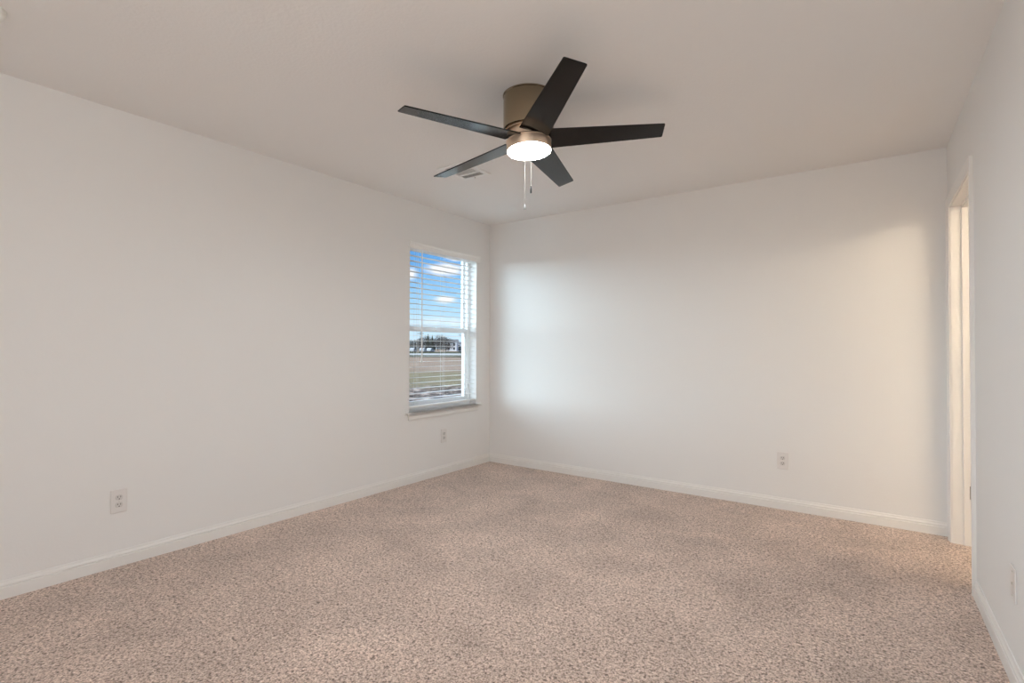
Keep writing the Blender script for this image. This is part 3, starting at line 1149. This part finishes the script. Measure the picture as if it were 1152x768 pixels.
def bare_tree(px, d, h_, w_, label, conifer=False, seed=0):
    r_ = random.Random(seed)
    base = far(px, d)
    root = empty('bare_tree' if not conifer else 'conifer_tree', base)
    tag(root, label, 'tree', 'trees on the horizon behind the field')
    bm = bmesh.new()
    tube(bm, [(0, 0, -0.1), (0.05 * h_ * .3, 0, h_ * 0.45), (0, 0.02, h_ * 0.9)], [h_ * .03, h_ * .02, h_ * .006], 7)
    if not conifer:
        for i in range(12):
            a = r_.uniform(0, 2 * pi)
            z0 = h_ * r_.uniform(.15, .7)
            ln = w_ * .5 * r_.uniform(.6, 1)
            tube(bm, [(0, 0, z0), (cos(a) * ln * .5, sin(a) * ln * .5, z0 + h_ * .12), (cos(a) * ln, sin(a) * ln, z0 + h_ * .3)], [h_ * .012, h_ * .008, h_ * .003], 5)
    obj('trunk', bm, M['bark'], root)
    bm = bmesh.new()
    if conifer:
        for lvl in range(9):
            z0 = h_ * (0.12 + 0.095 * lvl)
            rr = w_ * .5 * (1 - lvl / 9.5)
            n = 11
            tip = bm.verts.new((0, 0, z0 + h_ * .2))
            ring = [bm.verts.new((rr * r_.uniform(.7, 1.1) * cos(2 * pi * i / n), rr * r_.uniform(.7, 1.1) * sin(2 * pi * i / n), z0 + r_.uniform(-.1, .05))) for i in range(n)]
            for i in range(n):
                bm.faces.new((ring[i], ring[(i + 1) % n], tip))
    else:
        # a haze of fine twigs filling an egg-shaped crown
        for i in range(900):
            while True:
                q = Vector((r_.uniform(-1, 1), r_.uniform(-1, 1), r_.uniform(-1, 1)))
                if q.length < 1:
                    break
            c0 = Vector((q.x * w_ * .5, q.y * w_ * .5, h_ * (.52 + .46 * q.z)))
            dr = Vector((q.x + r_.uniform(-.5, .5), q.y + r_.uniform(-.5, .5), r_.uniform(.2, 1.2))).normalized() * h_ * r_.uniform(.06, .13)
            sd_ = dr.cross(Vector((r_.uniform(-1, 1), r_.uniform(-1, 1), r_.uniform(-1, 1)))).normalized() * h_ * .006
            bm.faces.new([bm.verts.new(c0 - sd_), bm.verts.new(c0 + sd_), bm.verts.new(c0 + dr)])
            sd2 = dr.cross(sd_).normalized() * h_ * .006
            bm.faces.new([bm.verts.new(c0 - sd2), bm.verts.new(c0 + sd2), bm.verts.new(c0 + dr)])
    obj('crown' if conifer else 'twigs', bm, M['conifer'] if conifer else M['twig'], root)
    return root


TREES = [  # bearing, picture height of the top above the horizon-ish line (px), width, conifer?
    (444, 9, 7, 0), (449, 8, 7, 0), (454, 8.5, 7, 0), (459, 9, 7.5, 0), (463, 9.5, 8, 0), (467, 8.5, 8, 0), (471, 10, 8, 0), (475, 12, 7, 0),
    (479, 14, 6, 0), (481.5, 15, 3.6, 1), (484, 11, 7, 0), (486.3, 14, 3.8, 1), (489, 11, 7, 0), (492.5, 12, 8, 0), (495.5, 15, 7, 0), (498.5, 13, 7, 0),
    (501.5, 12, 7, 0), (504, 10.5, 6, 0),
]
NAMES = {
    'left': 'bare brown tree in the tree line, left of the blind wand',
    'mid': 'bare brown tree in the middle of the tree line beyond the field',
    'right': 'tall bare tree in the tree line just left of the white house',
}
for i, (px, tp, w_, cf) in enumerate(TREES):
    d = 202 + (i % 8) * 10
    h_ = tp / 585.0 * d + 1.5
    if cf:
        lab = 'dark narrow conifer in the tree line, right of the blind wand' if px < 483 else 'dark conifer with pointed top in the centre of the tree line'
    else:
        lab = NAMES['left'] if px < 475 else (NAMES['mid'] if px < 494 else NAMES['right'])
    bare_tree(px, d, h_, w_, lab, bool(cf), 100 + i)


def house(px, d, w_, dp, wh, rh, label, two=True, turn=0.0):
    root = empty('house', far(px, d), (0, 0, YAW + turn))
    tag(root, label, 'house', None)
    bm = bmesh.new()
    box(bm, -w_ / 2, w_ / 2, -dp / 2, dp / 2, -0.1, wh)
    obj('walls', bm, M['siding'], root)
    bm = bmesh.new()
    ov = 0.4
    prism(bm, [(-dp / 2 - ov, 0), (dp / 2 + ov, 0), (0, rh)], (-w_ / 2 - ov, 0, wh), (w_ / 2 + ov, 0, wh), (0, 1, 0))
    obj('roof', bm, M['roof'], root)
    rows = (wh * .26, wh * .72) if two else (wh * .5,)
    for zz in rows:
        n = 3 if w_ > 7 else 2
        for i in range(n):
            xx = -w_ / 2 + w_ * (i + .5) / n
            bm = bmesh.new()
            box(bm, xx - .45, xx + .45, -dp / 2 - .06, -dp / 2 + .01, zz - .65, zz + .65)
            obj('window', bm, M['dark_glass'], root)
    return root


house(509.0, 285, 5.4, 8, 4.8, 1.5, 'white two storey house with grey roof beyond the field, left of its white neighbour')
house(517.0, 300, 10.5, 9, 3.7, 1.2, 'wide white house beyond the field, behind the dark upright booth', two=True)

booth = empty('portable_booth', far(517.7, 176), (0, 0, YAW))
tag(booth, 'small dark upright booth standing before the white houses', 'booth')
bm = bmesh.new()
box(bm, -.55, .55, -.55, .55, 0, 1.95)
obj('cabin', bm, M['dark_booth'], booth)
bm = bmesh.new()
prism(bm, [(-.6, 0), (.6, 0), (.45, .2), (.2, .32), (-.2, .32), (-.45, .2)], (-.6, 0, 1.95), (.6, 0, 1.95), (0, 1, 0))
obj('booth_roof', bm, M['dark_booth'], booth)


def upole(px, d, h_, label):
    root = empty('utility_pole', far(px, d), (0, 0, YAW + .5))
    tag(root, label, 'utility pole')
    bm = bmesh.new()
    tube(bm, [(0, 0, -.1), (0, 0, h_)], [.17, .11], 8)
    obj('post', bm, M['pole'], root)
    bm = bmesh.new()
    box(bm, -1.2, 1.2, -.07, .07, h_ - .8, h_ - .62)
    obj('crossarm', bm, M['pole'], root)


upole(519.6, 193, 7.0, 'wooden utility pole rising above the wide white house')
upole(473.0, 193, 7.6, 'wooden utility pole among the bare trees beside the blind wand')


def car(px, d, turn, label):
    root = empty('car', far(px, d) + Vector((0, 0, 0.05)), (0, 0, YAW + turn))
    tag(root, label, 'car', 'cars parked along the far road')
    bm = bmesh.new()
    prism(bm, [(-2.2, .35), (2.2, .35), (2.25, .75), (1.3, .92), (.8, 1.42), (-1.1, 1.45), (-1.9, .98), (-2.2, .9)], (0, -.85, 0), (0, .85, 0), (1, 0, 0))
    obj('body', bm, M['car_white'], root)
    for xx in (-1.35, 1.4):
        bm = bmesh.new()
        bmesh.ops.create_cone(bm, cap_ends=True, segments=14, radius1=.33, radius2=.33, depth=1.72,
                              matrix=Matrix.Translation((xx, 0, .33)) @ Matrix.Rotation(pi / 2, 4, 'X'))
        obj('wheels', bm, M['tyre'], root)
    bm = bmesh.new()
    prism(bm, [(-1.0, .98), (1.15, .95), (.75, 1.34), (-1.0, 1.36)], (0, -.87, 0), (0, .87, 0), (1, 0, 0))
    obj('side_windows', bm, M['dark_glass'], root)


car(465.0, 190, 1.45, 'small white car beyond the far road, left of the blind wand')
car(476.0, 184, 1.50, 'small white car beyond the far road, just right of the blind wand')
car(484.5, 190, 1.35, 'small white car beyond the far road, nearest the middle of the window')
